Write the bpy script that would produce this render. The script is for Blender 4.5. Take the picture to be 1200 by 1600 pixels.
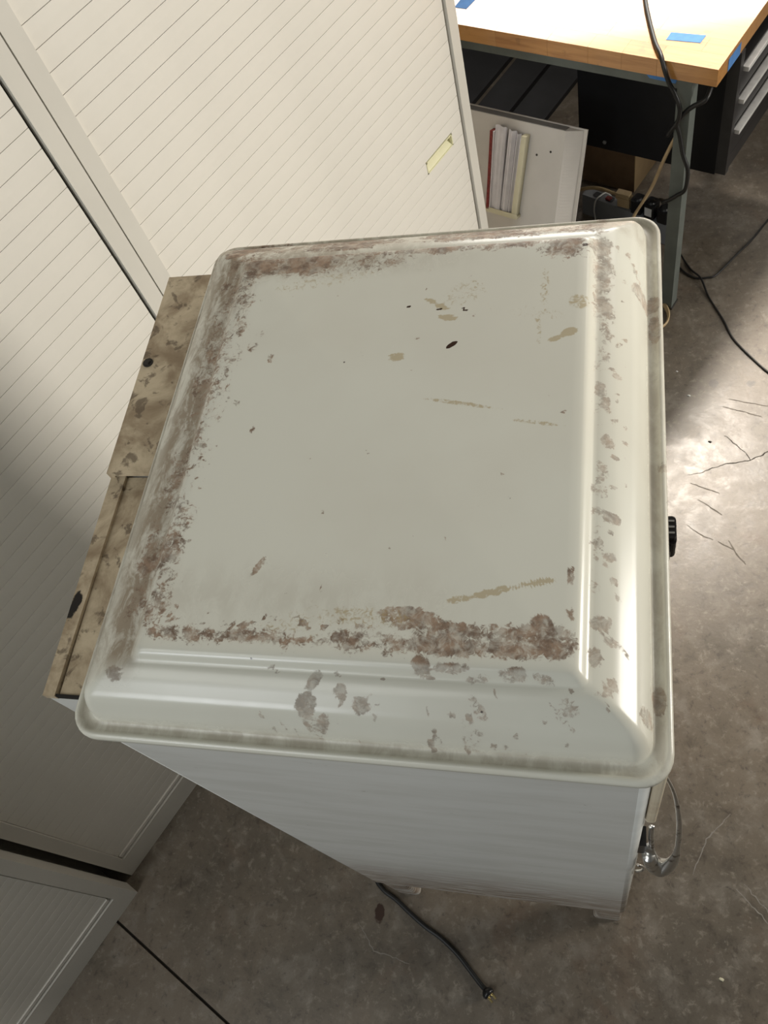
import bpy, bmesh, math, random
from mathutils import Vector, Matrix, noise as mnoise

random.seed(7)
for o in list(bpy.data.objects):
    bpy.data.objects.remove(o)
SC = bpy.context.scene
COL = SC.collection

# ------------------------------------------------------------------ camera
cam_data = bpy.data.cameras.new('camera')
cam = bpy.data.objects.new('camera', cam_data)
COL.objects.link(cam)
cam_data.sensor_fit = 'VERTICAL'
cam_data.sensor_height = 36.0
cam_data.lens = 1328.5 / 1600 * 36.0
cam_data.clip_start = 0.02
RX, RD, RF = (0.966, 0.135, -0.22), (0.009, -0.871, -0.491), (-0.257, 0.473, -0.843)
bx = Vector(RX).normalized()
bz = -Vector(RF).normalized()
by = bz.cross(bx).normalized()
bx = by.cross(bz).normalized()
cam.matrix_world = Matrix(((bx.x, by.x, bz.x, 0.498), (bx.y, by.y, bz.y, -0.157),
                           (bx.z, by.z, bz.z, 2.219), (0, 0, 0, 1)))
SC.camera = cam

# ------------------------------------------------------------------ frame of the cabinet row
YAW = 1.103
P0 = Vector((-0.714, -0.021, 0.0))
DS = Vector((math.cos(YAW), math.sin(YAW), 0))       # along the row
DN = Vector((DS.y, -DS.x, 0))                        # out of the cabinet fronts


def W(s, t, z=0.0):
    return P0 + DS * s + DN * t + Vector((0, 0, z))


# ------------------------------------------------------------------ light
world = bpy.data.worlds.new('world')
SC.world = world
world.use_nodes = True
bg = world.node_tree.nodes['Background']
bg.inputs['Color'].default_value = (0.92, 0.96, 0.92, 1)
bg.inputs['Strength'].default_value = 0.06


def look(o, target):
    o.rotation_euler = (Vector(target) - o.location).to_track_quat('-Z', 'Y').to_euler()


def area(name, loc, target, sx, sy, power, color):
    d = bpy.data.lights.new(name, 'AREA')
    d.shape = 'RECTANGLE'
    d.size, d.size_y, d.energy, d.color = sx, sy, power, color
    o = bpy.data.objects.new(name, d)
    COL.objects.link(o)
    o.location = loc
    look(o, target)
    return o


area('door_daylight', (5.0, 1.35, 2.15), (0.0, 0.45, 1.1), 1.6, 1.9, 255, (1.0, 0.955, 0.875))
area('overhead_fill', (-1.05, -1.7, 3.5), (0.2, 0.15, 1.2), 2.0, 1.4, 29, (0.97, 0.985, 0.95))  # overhead fill added to brighten the fridge top and near side
area('rear_window', (-2.3, -5.0, 3.0), (0.2, 0.1, 1.4), 1.6, 1.4, 72, (0.92, 0.96, 1.0))
area('skylight', (1.45, 3.75, 3.2), (1.45, 3.75, 0), 2.0, 2.6, 60, (1.0, 0.93, 0.84))
area('far_window', (0.6, 6.4, 2.78), (0.6, 0, 2.3), 3.6, 1.60, 185, (1.0, 0.96, 0.90))
sp = bpy.data.lights.new('floor_pool_spot', 'SPOT')  # added spot that makes the bright floor pool, no known lamp
sp.energy, sp.color, sp.shadow_soft_size = 640, (1.0, 0.90, 0.78), 0.20
sp.spot_size, sp.spot_blend = math.radians(33), 0.9
spo = bpy.data.objects.new('floor_pool_spot', sp)
COL.objects.link(spo)
spo.location = W(3.6, 0.0, 3.0)
look(spo, W(2.0, 0.50, 0))

SC.view_settings.view_transform = 'Standard'
SC.view_settings.look = 'None'
SC.view_settings.exposure = 0.0
SC.view_settings.gamma = 1.0
SC.view_settings.use_curve_mapping = False


# ------------------------------------------------------------------ mesh helpers
def obj(name, bm, mat, parent=None, smooth=False, bevel=0.0, loc=None):
    if bevel:
        es = [e for e in bm.edges if len(e.link_faces) == 2 and e.calc_face_angle(0) > 0.6]
        bmesh.ops.bevel(bm, geom=es, offset=bevel, segments=2, affect='EDGES', clamp_overlap=True)
    bmesh.ops.recalc_face_normals(bm, faces=bm.faces)
    me = bpy.data.meshes.new(name)
    bm.to_mesh(me)
    bm.free()
    if smooth:
        for p in me.polygons:
            p.use_smooth = True
    if mat is not None:
        me.materials.append(mat)
    o = bpy.data.objects.new(name, me)
    COL.objects.link(o)
    if parent is not None:
        o.parent = parent
    if loc is not None:
        o.location = loc
    return o


def box(bm, a, b):
    x0, x1 = sorted((a[0], b[0])); y0, y1 = sorted((a[1], b[1])); z0, z1 = sorted((a[2], b[2]))
    v = [bm.verts.new((x, y, z)) for z in (z0, z1) for x, y in ((x0, y0), (x1, y0), (x1, y1), (x0, y1))]
    for f in ((3, 2, 1, 0), (4, 5, 6, 7), (0, 1, 5, 4), (1, 2, 6, 5), (2, 3, 7, 6), (3, 0, 4, 7)):
        bm.faces.new([v[i] for i in f])
    return bm


def prism(bm, pts, z0, z1, top=None):
    n = len(pts)
    top = top or pts
    a = [bm.verts.new((p[0], p[1], z0)) for p in pts]
    b = [bm.verts.new((p[0], p[1], z1)) for p in top]
    bm.faces.new(a[::-1]); bm.faces.new(b)
    for i in range(n):
        bm.faces.new((a[i], a[(i + 1) % n], b[(i + 1) % n], b[i]))
    return bm


def hull8(bm, lo, hi):
    """six-sided solid from two quads"""
    a = [bm.verts.new(p) for p in lo]; b = [bm.verts.new(p) for p in hi]
    bm.faces.new(a[::-1]); bm.faces.new(b)
    for i in range(4):
        bm.faces.new((a[i], a[(i + 1) % 4], b[(i + 1) % 4], b[i]))
    return bm


def catmull(pts, n=8):
    pts = [Vector(p) for p in pts]
    out = []
    for i in range(len(pts) - 1):
        p0 = pts[max(i - 1, 0)]; p1 = pts[i]; p2 = pts[i + 1]; p3 = pts[min(i + 2, len(pts) - 1)]
        for k in range(n):
            t = k / n
            out.append(0.5 * ((2 * p1) + (p2 - p0) * t + (2 * p0 - 5 * p1 + 4 * p2 - p3) * t * t
                              + (3 * p1 - p0 - 3 * p2 + p3) * t ** 3))
    out.append(pts[-1])
    return out


def tube(bm, path, r, seg=8, ry=None, up=(0, 0, 1)):
    """r may be a list per path point; ry flattens the section"""
    n = len(path)
    rings = []
    up = Vector(up)
    for i, p in enumerate(path):
        t = (path[min(i + 1, n - 1)] - path[max(i - 1, 0)]).normalized()
        u = up.cross(t)
        if u.length < 1e-3:
            u = Vector((1, 0, 0)).cross(t)
        u.normalize()
        v = t.cross(u)
        ra = r[i] if isinstance(r, (list, tuple)) else r
        rb = ra if ry is None else (ry[i] if isinstance(ry, (list, tuple)) else ry)
        rings.append([bm.verts.new(p + u * ra * math.cos(2 * math.pi * k / seg) + v * rb * math.sin(2 * math.pi * k / seg))
                      for k in range(seg)])
    for i in range(n - 1):
        for k in range(seg):
            bm.faces.new((rings[i][k], rings[i][(k + 1) % seg], rings[i + 1][(k + 1) % seg], rings[i + 1][k]))
    bm.faces.new(rings[0][::-1]); bm.faces.new(rings[-1])
    return bm


def cyl(bm, p, axis, r, h, seg=16, r2=None):
    p = Vector(p); axis = Vector(axis).normalized()
    tube(bm, [p, p + axis * h], [r, r2 if r2 is not None else r], seg, up=(0.31, 0.2, 0.93))
    return bm


def rrect(x0, x1, y0, y1, r, m=5, nx=1, ny=1):
    """counter-clockwise rounded rectangle, m segments a corner, nx/ny along the sides"""
    pts = []
    for cx, cy, a0, n in ((x1 - r, y0 + r, -90, nx), (x1 - r, y1 - r, 0, ny), (x0 + r, y1 - r, 90, nx), (x0 + r, y0 + r, 180, ny)):
        arc = [(cx + r * math.cos(math.radians(a0 + 90 * k / m)), cy + r * math.sin(math.radians(a0 + 90 * k / m))) for k in range(m + 1)]
        pts.append(arc)
    out = []
    cnt = (ny, nx, ny, nx)
    for i in range(4):
        out += pts[i]
        a, b = pts[i][-1], pts[(i + 1) % 4][0]
        for k in range(1, cnt[i]):
            q = k / cnt[i]
            out.append((a[0] + (b[0] - a[0]) * q, a[1] + (b[1] - a[1]) * q))
    return out


def empty(name, loc=(0, 0, 0), rz=0.0, label=None, cat=None, group=None):
    o = bpy.data.objects.new(name, None)
    COL.objects.link(o)
    o.location = loc
    o.rotation_euler = (0, 0, rz)
    o.empty_display_size = 0.05
    tag(o, label, cat, group)
    return o


def G(v, c, w):
    return math.exp(-((v - c) / w) ** 2)


def S(v, a, b):
    t = min(1, max(0, (v - a) / (b - a)))
    return t * t * (3 - 2 * t)


def tag(o, label=None, cat=None, group=None, kind=None):
    if label: o['label'] = label
    if cat: o['category'] = cat
    if group: o['group'] = group
    if kind: o['kind'] = kind
    return o


# ------------------------------------------------------------------ materials
class NT:
    def __init__(self, name):
        self.m = bpy.data.materials.new(name)
        self.m.use_nodes = True
        self.t = self.m.node_tree
        self.b = self.t.nodes['Principled BSDF']
        self.co = self.t.nodes.new('ShaderNodeTexCoord').outputs['Object']

    def link(self, a, b):
        self.t.links.new(a, b)

    def put(self, sock, v):
        if hasattr(v, 'is_output') or isinstance(v, bpy.types.NodeSocket):
            self.link(v, sock)
        else:
            sock.default_value = v

    def noise(self, scale, detail=4, rough=0.55, dist=0.0, vec=None, sx=None):
        n = self.t.nodes.new('ShaderNodeTexNoise')
        n.inputs['Scale'].default_value = scale
        n.inputs['Detail'].default_value = detail
        n.inputs['Roughness'].default_value = rough
        n.inputs['Distortion'].default_value = dist
        v = vec or self.co
        if sx:
            mp = self.t.nodes.new('ShaderNodeMapping')
            mp.inputs['Scale'].default_value = sx
            self.link(v, mp.inputs['Vector'])
            v = mp.outputs['Vector']
        self.link(v, n.inputs['Vector'])
        return n.outputs['Fac']

    def math(self, op, a, b=0.0, c=0.0):
        n = self.t.nodes.new('ShaderNodeMath')
        n.operation = op
        for i, v in enumerate((a, b, c)):
            self.put(n.inputs[i], v)
        return n.outputs[0]

    def ramp(self, v, lo, hi, a=0.0, b=1.0):
        n = self.t.nodes.new('ShaderNodeMapRange')
        n.interpolation_type = 'SMOOTHSTEP'
        self.put(n.inputs['Value'], v)
        for k, x in (('From Min', lo), ('From Max', hi), ('To Min', a), ('To Max', b)):
            n.inputs[k].default_value = x
        return n.outputs['Result']

    def mix(self, f, a, b):
        n = self.t.nodes.new('ShaderNodeMix')
        n.data_type = 'RGBA'
        self.put(n.inputs[0], f)
        self.put(n.inputs[6], a if not isinstance(a, tuple) else (*a, 1))
        self.put(n.inputs[7], b if not isinstance(b, tuple) else (*b, 1))
        return n.outputs[2]

    def attr(self, name):
        n = self.t.nodes.new('ShaderNodeAttribute')
        n.attribute_name = name
        return n.outputs['Fac']

    def spot(self, pos, r, amp, scale=60, sq=(1, 1, 1)):
        """1 inside a ragged blob about pos (object space)"""
        s = self.t.nodes.new('ShaderNodeVectorMath'); s.operation = 'SUBTRACT'
        self.link(self.co, s.inputs[0]); s.inputs[1].default_value = pos
        q = self.t.nodes.new('ShaderNodeVectorMath'); q.operation = 'MULTIPLY'
        self.link(s.outputs[0], q.inputs[0]); q.inputs[1].default_value = sq
        l = self.t.nodes.new('ShaderNodeVectorMath'); l.operation = 'LENGTH'
        self.link(q.outputs[0], l.inputs[0])
        d = self.math('ADD', l.outputs['Value'], self.math('MULTIPLY', self.math('SUBTRACT', self.noise(scale, 4), 0.5), amp))
        return self.ramp(d, r, r * 0.75)

    def sep(self):
        n = self.t.nodes.new('ShaderNodeSeparateXYZ')
        self.link(self.co, n.inputs[0])
        return n.outputs

    def bump(self, h, strength=0.3, dist=0.002):
        n = self.t.nodes.new('ShaderNodeBump')
        n.inputs['Strength'].default_value = strength
        n.inputs['Distance'].default_value = dist
        self.link(h, n.inputs['Height'])
        self.link(n.outputs[0], self.b.inputs['Normal'])

    def done(self, col, rough=0.5, metal=0.0, spec=0.5, coat=0.0):
        self.put(self.b.inputs['Base Color'], (*col, 1) if isinstance(col, tuple) else col)
        self.put(self.b.inputs['Roughness'], rough)
        self.b.inputs['Metallic'].default_value = metal
        self.b.inputs['Specular IOR Level'].default_value = spec
        self.b.inputs['Coat Weight'].default_value = coat
        self.b.inputs['Coat Roughness'].default_value = 0.08
        return self.m


def paint(name, col, rough=0.5, var=0.06, scale=8.0, spec=0.4, metal=0.0):
    n = NT(name)
    f = n.noise(scale, 5)
    d = tuple(c * (1 - var * 2.2) for c in col)
    return n.done(n.mix(n.ramp(f, 0.35, 0.68), col, d), rough, metal, spec)


CAB = paint('cream_cabinet_paint', (0.69, 0.66, 0.595), 0.42, 0.03, 3.0)
CABPOST = paint('cream_cabinet_frame_paint', (0.60, 0.575, 0.515), 0.42, 0.03, 3.0)
GAPSHADE = paint('gap_shade_black', (0.03, 0.03, 0.028), 0.8)  # near-black that paints the shade in the slat gap
CABBACK = paint('slat_backing', (0.34, 0.325, 0.29), 0.8)
PULL = paint('pull_plastic', (0.72, 0.69, 0.46), 0.4)
STEEL = paint('grey_green_steel_paint', (0.115, 0.13, 0.118), 0.5, 0.08, 14)
BLACK = paint('black_powder_coat', (0.005, 0.0055, 0.007), 0.5, 0.1, 20, 0.25)
BLACKFRONT = paint('drawer_front_black', (0.028, 0.027, 0.028), 0.35, 0.1, 20)
ALU = paint('brushed_aluminium', (0.74, 0.73, 0.71), 0.45, 0.06, 40, 0.5, 0.25)
CHROME = NT('worn_chrome')
CHROME = CHROME.done(CHROME.mix(CHROME.ramp(CHROME.noise(70, 6), 0.52, 0.68), (0.78, 0.77, 0.74), (0.20, 0.17, 0.14)), 0.30, 1.0)
RUBBER = paint('black_cable_rubber', (0.012, 0.012, 0.012), 0.45)
BLKPLAST = paint('black_plastic', (0.012, 0.012, 0.013), 0.30)
TAN = paint('tan_cord_vinyl', (0.46, 0.34, 0.19), 0.45, 0.06, 40)
GREYPLAST = paint('grey_power_strip_paint', (0.19, 0.20, 0.21), 0.45)
WHITEWIRE = paint('white_wire', (0.55, 0.55, 0.52), 0.5)
PAPER = paint('white_paper', (0.66, 0.64, 0.67), 0.8, 0.04, 30)
REDBOOK = paint('red_booklet', (0.23, 0.03, 0.025), 0.55, 0.2, 150)
CREAM = paint('cream_card', (0.62, 0.58, 0.42), 0.7)
PANEL = paint('white_panel_paint', (0.56, 0.53, 0.49), 0.5, 0.04, 6)
PANELTOP = paint('grey_panel_edge_paint', (0.22, 0.21, 0.20), 0.55, 0.05, 10)
CARD = paint('brown_cardboard', (0.20, 0.125, 0.07), 0.8, 0.12, 12)
CARDLIT = paint('cardboard_lit_side', (0.33, 0.23, 0.12), 0.8, 0.08, 12)  # same cardboard as the carton, with the light on one side painted in
BOARD = paint('dark_grey_board', (0.040, 0.040, 0.043), 0.6, 0.12, 7)
TAPE = paint('blue_painters_tape', (0.07, 0.20, 0.47), 0.8, 0.06, 50)
RUBBERFOOT = paint('dark_leg_pad', (0.05, 0.045, 0.04), 0.6)
BRASS = paint('plug_brass', (0.55, 0.45, 0.22), 0.3, 0.1, 60, 0.5, 1.0)
WHITEPL = paint('white_plastic', (0.62, 0.62, 0.60), 0.4)


def wood():
    n = NT('butcher_block_maple')
    info = n.t.nodes.new('ShaderNodeObjectInfo').outputs['Random']
    g = n.noise(5, 6, 0.6, 0.6, sx=(14, 1.2, 14))
    col = n.mix(n.ramp(g, 0.35, 0.7), (0.50, 0.245, 0.075), (0.36, 0.155, 0.040))
    col = n.mix(n.math('MULTIPLY', info, 0.75), col, (0.56, 0.30, 0.11))
    st = n.ramp(n.noise(22, 5), 0.60, 0.70)
    col = n.mix(n.math('MULTIPLY', st, 0.35), col, (0.16, 0.07, 0.02))
    return n.done(col, 0.30, spec=0.5, coat=0.8)


WOOD = wood()

STAIN = (0.235, 0.165, 0.118)
WHITE = (0.735, 0.725, 0.63)


def enamel_top():
    n = NT('stained_white_enamel')
    fine = n.noise(190, 7, 0.68, 0.9)
    mid = n.noise(34, 6, 0.62, 0.6)
    streak = n.noise(34, 8, 0.68, 0.45, sx=(1.7, 0.8, 1))
    base = n.mix(n.ramp(n.noise(4.0, 4), 0.38, 0.66), WHITE, (0.70, 0.68, 0.585))
    soot = n.attr('soot')
    sm = n.math('MULTIPLY', soot, n.ramp(streak, 0.36, 0.60, 0.30, 1.15))
    sm = n.math('MINIMUM', sm, 0.85)
    col = n.mix(sm, base, (0.245, 0.180, 0.112))
    stain = n.attr('stain')
    v = n.math('ADD', stain, n.math('MULTIPLY', n.math('SUBTRACT', n.math('MULTIPLY_ADD', fine, 0.5, n.math('MULTIPLY', mid, 0.5)), 0.5), 2.7))
    k = n.ramp(v, 0.40, 0.66)
    tone = n.mix(n.ramp(n.noise(70, 6, 0.65), 0.36, 0.64), (0.33, 0.222, 0.148), (0.145, 0.090, 0.058))
    op = n.ramp(n.noise(105, 7, 0.68, 0.6), 0.34, 0.60, 0.46, 0.96)
    px, py = n.sep()[0], n.sep()[1]
    rim = n.math('MAXIMUM', n.ramp(px, 0.474, 0.478), n.ramp(py, 0.069, 0.066))   # thinner rust wash outside the raised panel
    op = n.math('MULTIPLY', op, n.math('MULTIPLY_ADD', rim, -0.30, 1.0))
    col = n.mix(n.math('MULTIPLY', k, op), col, tone)
    yel = n.attr('yellow')
    v = n.math('ADD', yel, n.math('MULTIPLY', n.math('SUBTRACT', fine, 0.5), 1.5))
    col = n.mix(n.math('MULTIPLY', n.ramp(v, 0.42, 0.68), 0.6), col, (0.40, 0.29, 0.12))
    dark = n.attr('dark')
    v = n.math('ADD', dark, n.math('MULTIPLY', n.math('SUBTRACT', fine, 0.5), 1.0))
    col = n.mix(n.ramp(v, 0.45, 0.6), col, (0.05, 0.025, 0.015))
    # tiny black specks
    vo = n.t.nodes.new('ShaderNodeTexVoronoi'); vo.inputs['Scale'].default_value = 60
    n.link(n.co, vo.inputs['Vector'])
    wn = n.t.nodes.new('ShaderNodeSeparateColor'); n.link(vo.outputs['Color'], wn.inputs[0])
    spk = n.math('MULTIPLY', n.ramp(vo.outputs['Distance'], 0.075, 0.05), n.ramp(wn.outputs[0], 0.952, 0.955))
    col = n.mix(n.math('MULTIPLY', spk, 0.85), col, (0.05, 0.035, 0.03))
    rough = n.math('ADD', n.math('MULTIPLY', n.math('MAXIMUM', k, sm), 0.35), n.math('MULTIPLY_ADD', mid, 0.10, 0.20))
    return n.done(col, rough, spec=0.5)


def enamel_body():
    n = NT('white_enamel_side')
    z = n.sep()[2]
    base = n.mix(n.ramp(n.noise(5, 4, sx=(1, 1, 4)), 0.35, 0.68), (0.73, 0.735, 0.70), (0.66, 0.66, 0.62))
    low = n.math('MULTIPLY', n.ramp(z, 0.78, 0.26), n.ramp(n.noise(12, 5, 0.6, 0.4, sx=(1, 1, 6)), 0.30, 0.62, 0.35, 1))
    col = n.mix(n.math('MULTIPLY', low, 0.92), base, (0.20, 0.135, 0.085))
    sp_ = n.ramp(n.noise(45, 4, 0.6, 0.5, sx=(1, 1, 2)), 0.70, 0.76)
    col = n.mix(n.math('MULTIPLY', sp_, 0.5), col, (0.25, 0.20, 0.16))
    return n.done(col, 0.27, spec=0.5)


def grime():
    n = NT('grimy_cream_sheet_metal')
    a = n.noise(17, 6, 0.62, 0.4)
    b = n.noise(48, 6, 0.62, 0.5)
    col = n.mix(n.ramp(a, 0.36, 0.68), (0.60, 0.50, 0.35), (0.29, 0.215, 0.135))
    col = n.mix(n.math('MULTIPLY', n.ramp(b, 0.55, 0.64), 0.7), col, (0.10, 0.070, 0.045))
    col = n.mix(n.spot((-0.063, 0.146, 1.463), 0.015, 0.026, 70, (2.0, 0.9, 0.3)), col, (0.015, 0.012, 0.010))
    return n.done(col, 0.55, spec=0.35)


def beige_edge():
    n = NT('yellowed_door_edge')
    a = n.noise(20, 5)
    col = n.mix(n.ramp(a, 0.4, 0.7), (0.72, 0.63, 0.47), (0.56, 0.45, 0.31))
    r = n.spot((0.545, 0.03, 1.47), 0.03, 0.05, 40)
    return n.done(n.mix(r, col, (0.09, 0.045, 0.022)), 0.4)


def concrete():
    n = NT('worn_concrete')
    a = n.noise(2.2, 5, 0.6, 0.3)
    b = n.noise(14, 7, 0.65, 0.4)
    c = n.noise(70, 6, 0.7)
    col = n.mix(n.ramp(a, 0.33, 0.68), (0.155, 0.127, 0.096), (0.106, 0.090, 0.070))
    col = n.mix(n.math('MULTIPLY', n.ramp(b, 0.50, 0.70), 0.55), col, (0.215, 0.192, 0.160))
    col = n.mix(n.math('MULTIPLY', n.ramp(b, 0.46, 0.30), 0.55), col, (0.062, 0.053, 0.043))
    col = n.mix(n.math('MULTIPLY', n.ramp(c, 0.58, 0.74), 0.5), col, (0.27, 0.245, 0.21))
    col = n.mix(n.math('MULTIPLY', n.ramp(c, 0.42, 0.28), 0.5), col, (0.045, 0.037, 0.030))
    col = n.mix(n.math('MULTIPLY', n.ramp(n.noise(5.5, 5, 0.6, 0.8), 0.56, 0.72), 0.35), col, (0.125, 0.078, 0.050))
    e = n.noise(38, 8, 0.75, 0.3)
    col = n.mix(n.math('MULTIPLY', n.ramp(e, 0.53, 0.66), 0.6), col, (0.25, 0.222, 0.182))
    col = n.mix(n.math('MULTIPLY', n.ramp(e, 0.46, 0.34), 0.6), col, (0.052, 0.043, 0.034))
    col = n.mix(n.spot((-0.034, -0.030, 0), 0.020, 0.018, 70, (1.5, 0.8, 1)), col, (0.030, 0.012, 0.006))
    col = n.mix(n.math('MULTIPLY', n.spot((0.80, 1.55, 0), 0.016, 0.012, 70), 0.6), col, (0.06, 0.055, 0.05))
    col = n.mix(n.math('MULTIPLY', n.spot((0.905, 1.545, 0), 0.013, 0.012, 70), 0.6), col, (0.06, 0.055, 0.05))
    n.bump(n.math('ADD', b, n.math('MULTIPLY', c, 0.5)), 0.25, 0.002)
    return n.done(col, n.ramp(b, 0.3, 0.7, 0.30, 0.42), spec=0.5)


TOPMAT, BODYMAT, GRIME, EDGE, CONC = enamel_top(), enamel_body(), grime(), beige_edge(), concrete()
CRACKM = paint('dark_crack_fill', (0.035, 0.030, 0.025), 0.9)
SEAMBLK = paint('seam_black', (0.010, 0.008, 0.007), 0.7)
SCUFFM = paint('dark_tyre_scuff', (0.105, 0.090, 0.072), 0.7, 0.1, 60)
PALEM = paint('pale_scratch', (0.24, 0.22, 0.19), 0.7, 0.1, 60)

# ------------------------------------------------------------------ floor: two slabs either side of a sawn joint
floor = empty('floor')
tag(floor, kind='structure')


def slab(s0, s1):
    bm = bmesh.new()
    hull8(bm, [W(s0, -3, -0.12), W(s0, 6, -0.12), W(s1, 6, -0.12), W(s1, -3, -0.12)],
          [W(s0, -3), W(s0, 6), W(s1, 6), W(s1, -3)])
    return obj('concrete_slab', bm, CONC, floor)


slab_far = slab(-0.099, 6.0)
slab_near = slab(-4.0, -0.106)
bm = bmesh.new()
hull8(bm, [W(-0.106, -3, -0.12), W(-0.106, 6, -0.12), W(-0.099, 6, -0.12), W(-0.099, -3, -0.12)],
      [W(-0.106, -3, -0.006), W(-0.106, 6, -0.006), W(-0.099, 6, -0.006), W(-0.099, -3, -0.006)])
obj('sawn_joint', bm, CRACKM, floor)


def ribbon(bm, pts, w, z=0.0004, jit=0.0):
    pts = [Vector((p[0], p[1], 0)) for p in pts]
    fine = []
    for a, b in zip(pts[:-1], pts[1:]):
        k = max(1, int((b - a).length / 0.008))
        for i in range(k):
            fine.append(a.lerp(b, i / k))
    fine.append(pts[-1])
    fine = [p + Vector((random.uniform(-jit, jit), random.uniform(-jit, jit), 0)) for p in fine]
    L = []
    for i, p in enumerate(fine):
        t = (fine[min(i + 1, len(fine) - 1)] - fine[max(i - 1, 0)]).normalized()
        u = Vector((-t.y, t.x, 0))
        ww = w * (0.55 + 0.45 * math.sin(math.pi * (i + 0.5) / len(fine))) * random.uniform(0.6, 1.2)
        L.append((bm.verts.new(p + u * ww / 2 + Vector((0, 0, z))), bm.verts.new(p - u * ww / 2 + Vector((0, 0, z)))))
    for (a, b), (c, d) in zip(L[:-1], L[1:]):
        bm.faces.new((a, b, d, c))


bm = bmesh.new()
ribbon(bm, [(.714, 1.223), (.75, 1.228), (.803, 1.254), (.847, 1.264), (.888, 1.271), (.934, 1.299), (1.05, 1.33), (1.2, 1.42)], .0034, jit=.0024)
ribbon(bm, [(.822, 1.358), (.850, 1.324), (.874, 1.297), (.888, 1.271)], .0026, jit=.002)
obj('crack', bm, CRACKM, floor)
bm = bmesh.new()
for pts in ([(.706, 1.056), (.75, 1.02), (.774, 1.011)], [(.787, 1.005), (.822, .982)], [(.814, 1.008), (.828, .975), (.854, .936)],
            [(.822, 1.463), (.87, 1.445), (.926, 1.423)], [(.722, 1.193), (.798, 1.161)], [(.84, 1.49), (.95, 1.46)], [(.74, 1.14), (.80, 1.09)]):
    ribbon(bm, pts, .0034, jit=.0012)
tag(obj('scuff_mark', bm, SCUFFM, floor), kind='stuff')
bm = bmesh.new()
for pts in ([(.690, .136), (.724, .22), (.754, .252), (.779, .283)], [(-.085, -.055), (-.036, -.112), (.052, -.128)], [(.78, .12), (.86, .04)], [(.80, .13), (.87, .05)]):
    ribbon(bm, pts, .0028, jit=.0018)
tag(obj('scratch_mark', bm, PALEM, floor), kind='stuff')

# ------------------------------------------------------------------ unseen wall added at the right, its opening shapes the daylight
WALLM = paint('light_blocker_paint', (0.30, 0.29, 0.27), 0.8, 0.05, 3)
bm = bmesh.new()
box(bm, (2.5, -5.0, 0), (2.65, 0.50, 3.4))
box(bm, (2.5, 1.80, 0), (2.65, 6.5, 3.4))
box(bm, (2.5, 0.50, 2.7), (2.65, 1.80, 3.4))
tag(obj('daylight_blocker_right', bm, WALLM), kind='structure')
# unseen low wall added behind the workbench to block low window light
bm = bmesh.new()
hull8(bm, [W(3.60, -3, 0), W(3.60, 2.2, 0), W(3.72, 2.2, 0), W(3.72, -3, 0)], [W(3.60, -3, 1.2), W(3.60, 2.2, 1.2), W(3.72, 2.2, 1.2), W(3.72, -3, 1.2)])
tag(obj('low_light_blocker', bm, WALLM), kind='structure')

# ------------------------------------------------------------------ refrigerator
fridge = empty('refrigerator', (0.275, 0.32, 0), 0, 'old white enamel refrigerator with a rust-stained domed top and short legs', 'refrigerator')
FO = Vector((0.275, 0.32, 0))


def F(name, bm, mat, parent=None, **k):
    """meshes of the refrigerator are written in world coordinates, parented to its root"""
    o = obj(name, bm, mat, parent or fridge, **k)
    if parent is None:
        o.location = -FO
    return o


# body
bm = bmesh.new()
prism(bm, rrect(0.001, 0.537, 0.015, 0.625, 0.012, 5), 0.258, 1.488)
body = F('body', bm, BODYMAT)
for p in body.data.polygons:
    p.use_smooth = abs(p.normal.z) < 0.5 and p.area < 0.01

# legs
for (x0, x1, y0, y1) in ((0.474, 0.531, 0.021, 0.075), (0.004, 0.060, 0.021, 0.075), (0.474, 0.531, 0.565, 0.619), (0.004, 0.060, 0.565, 0.619)):
    bm = bmesh.new()
    cx, cy = (0.537 if x1 > .3 else .001), (0.015 if y0 < .3 else .625)
    secs = [(0.0, 0.0), (0.012, 0.004), (0.05, -0.004), (0.13, -0.002), (0.20, 0.006), (0.262, 0.010)]
    rings = []
    for z, g in secs:
        sx = g if x1 > .3 else 0; sy = g
        xa, xb = (x0 - g, x1) if x1 > .3 else (x0, x1 + g)
        ya, yb = (y0, y1 + g) if y0 < .3 else (y0 - g, y1)
        rings.append([bm.verts.new((p[0], p[1], z)) for p in rrect(xa, xb, ya, yb, 0.008, 3)])
    for a, b in zip(rings[:-1], rings[1:]):
        for i in range(len(a)):
            bm.faces.new((a[i], a[(i + 1) % len(a)], b[(i + 1) % len(a)], b[i]))
    bm.faces.new(rings[0][::-1]); bm.faces.new(rings[-1])
    F('leg', bm, BODYMAT)

# domed top
PROF = [(0.010, 1.487, .02), (0.002, 1.4875, .027), (0.0, 1.490, .028), (0.0, 1.4955, .028), (0.0012, 1.499, .027), (0.0035, 1.5005, .026),
        (0.0058, 1.4995, .025), (0.0075, 1.4975, .024), (0.0110, 1.4970, .023), (0.0145, 1.4972, .022), (0.0160, 1.4988, .020), (0.0172, 1.5035, .018), (0.0190, 1.511, .0150),
        (0.0213, 1.518, .0125), (0.0243, 1.5265, .0105), (0.0275, 1.533, .0090), (0.0305, 1.537, .0080), (0.0345, 1.5402, .0070),
        (0.0385, 1.5432, .0065), (0.0425, 1.5461, .006), (0.0465, 1.5488, .006), (0.0505, 1.5509, .006), (0.0555, 1.5527, .006), (0.060, 1.554, .006), (0.064, 1.5546, .0065), (0.0672, 1.5550, .007), (0.0687, 1.5560, .007),
        (0.0707, 1.5588, .0065), (0.0728, 1.5618, .006), (0.0745, 1.5636, .006), (0.0765, 1.5650, .006), (0.0785, 1.5656, .0055), (0.082, 1.566, .005), (0.086, 1.5664, .005)]
NX, NY, M = 170, 200, 7


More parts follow.
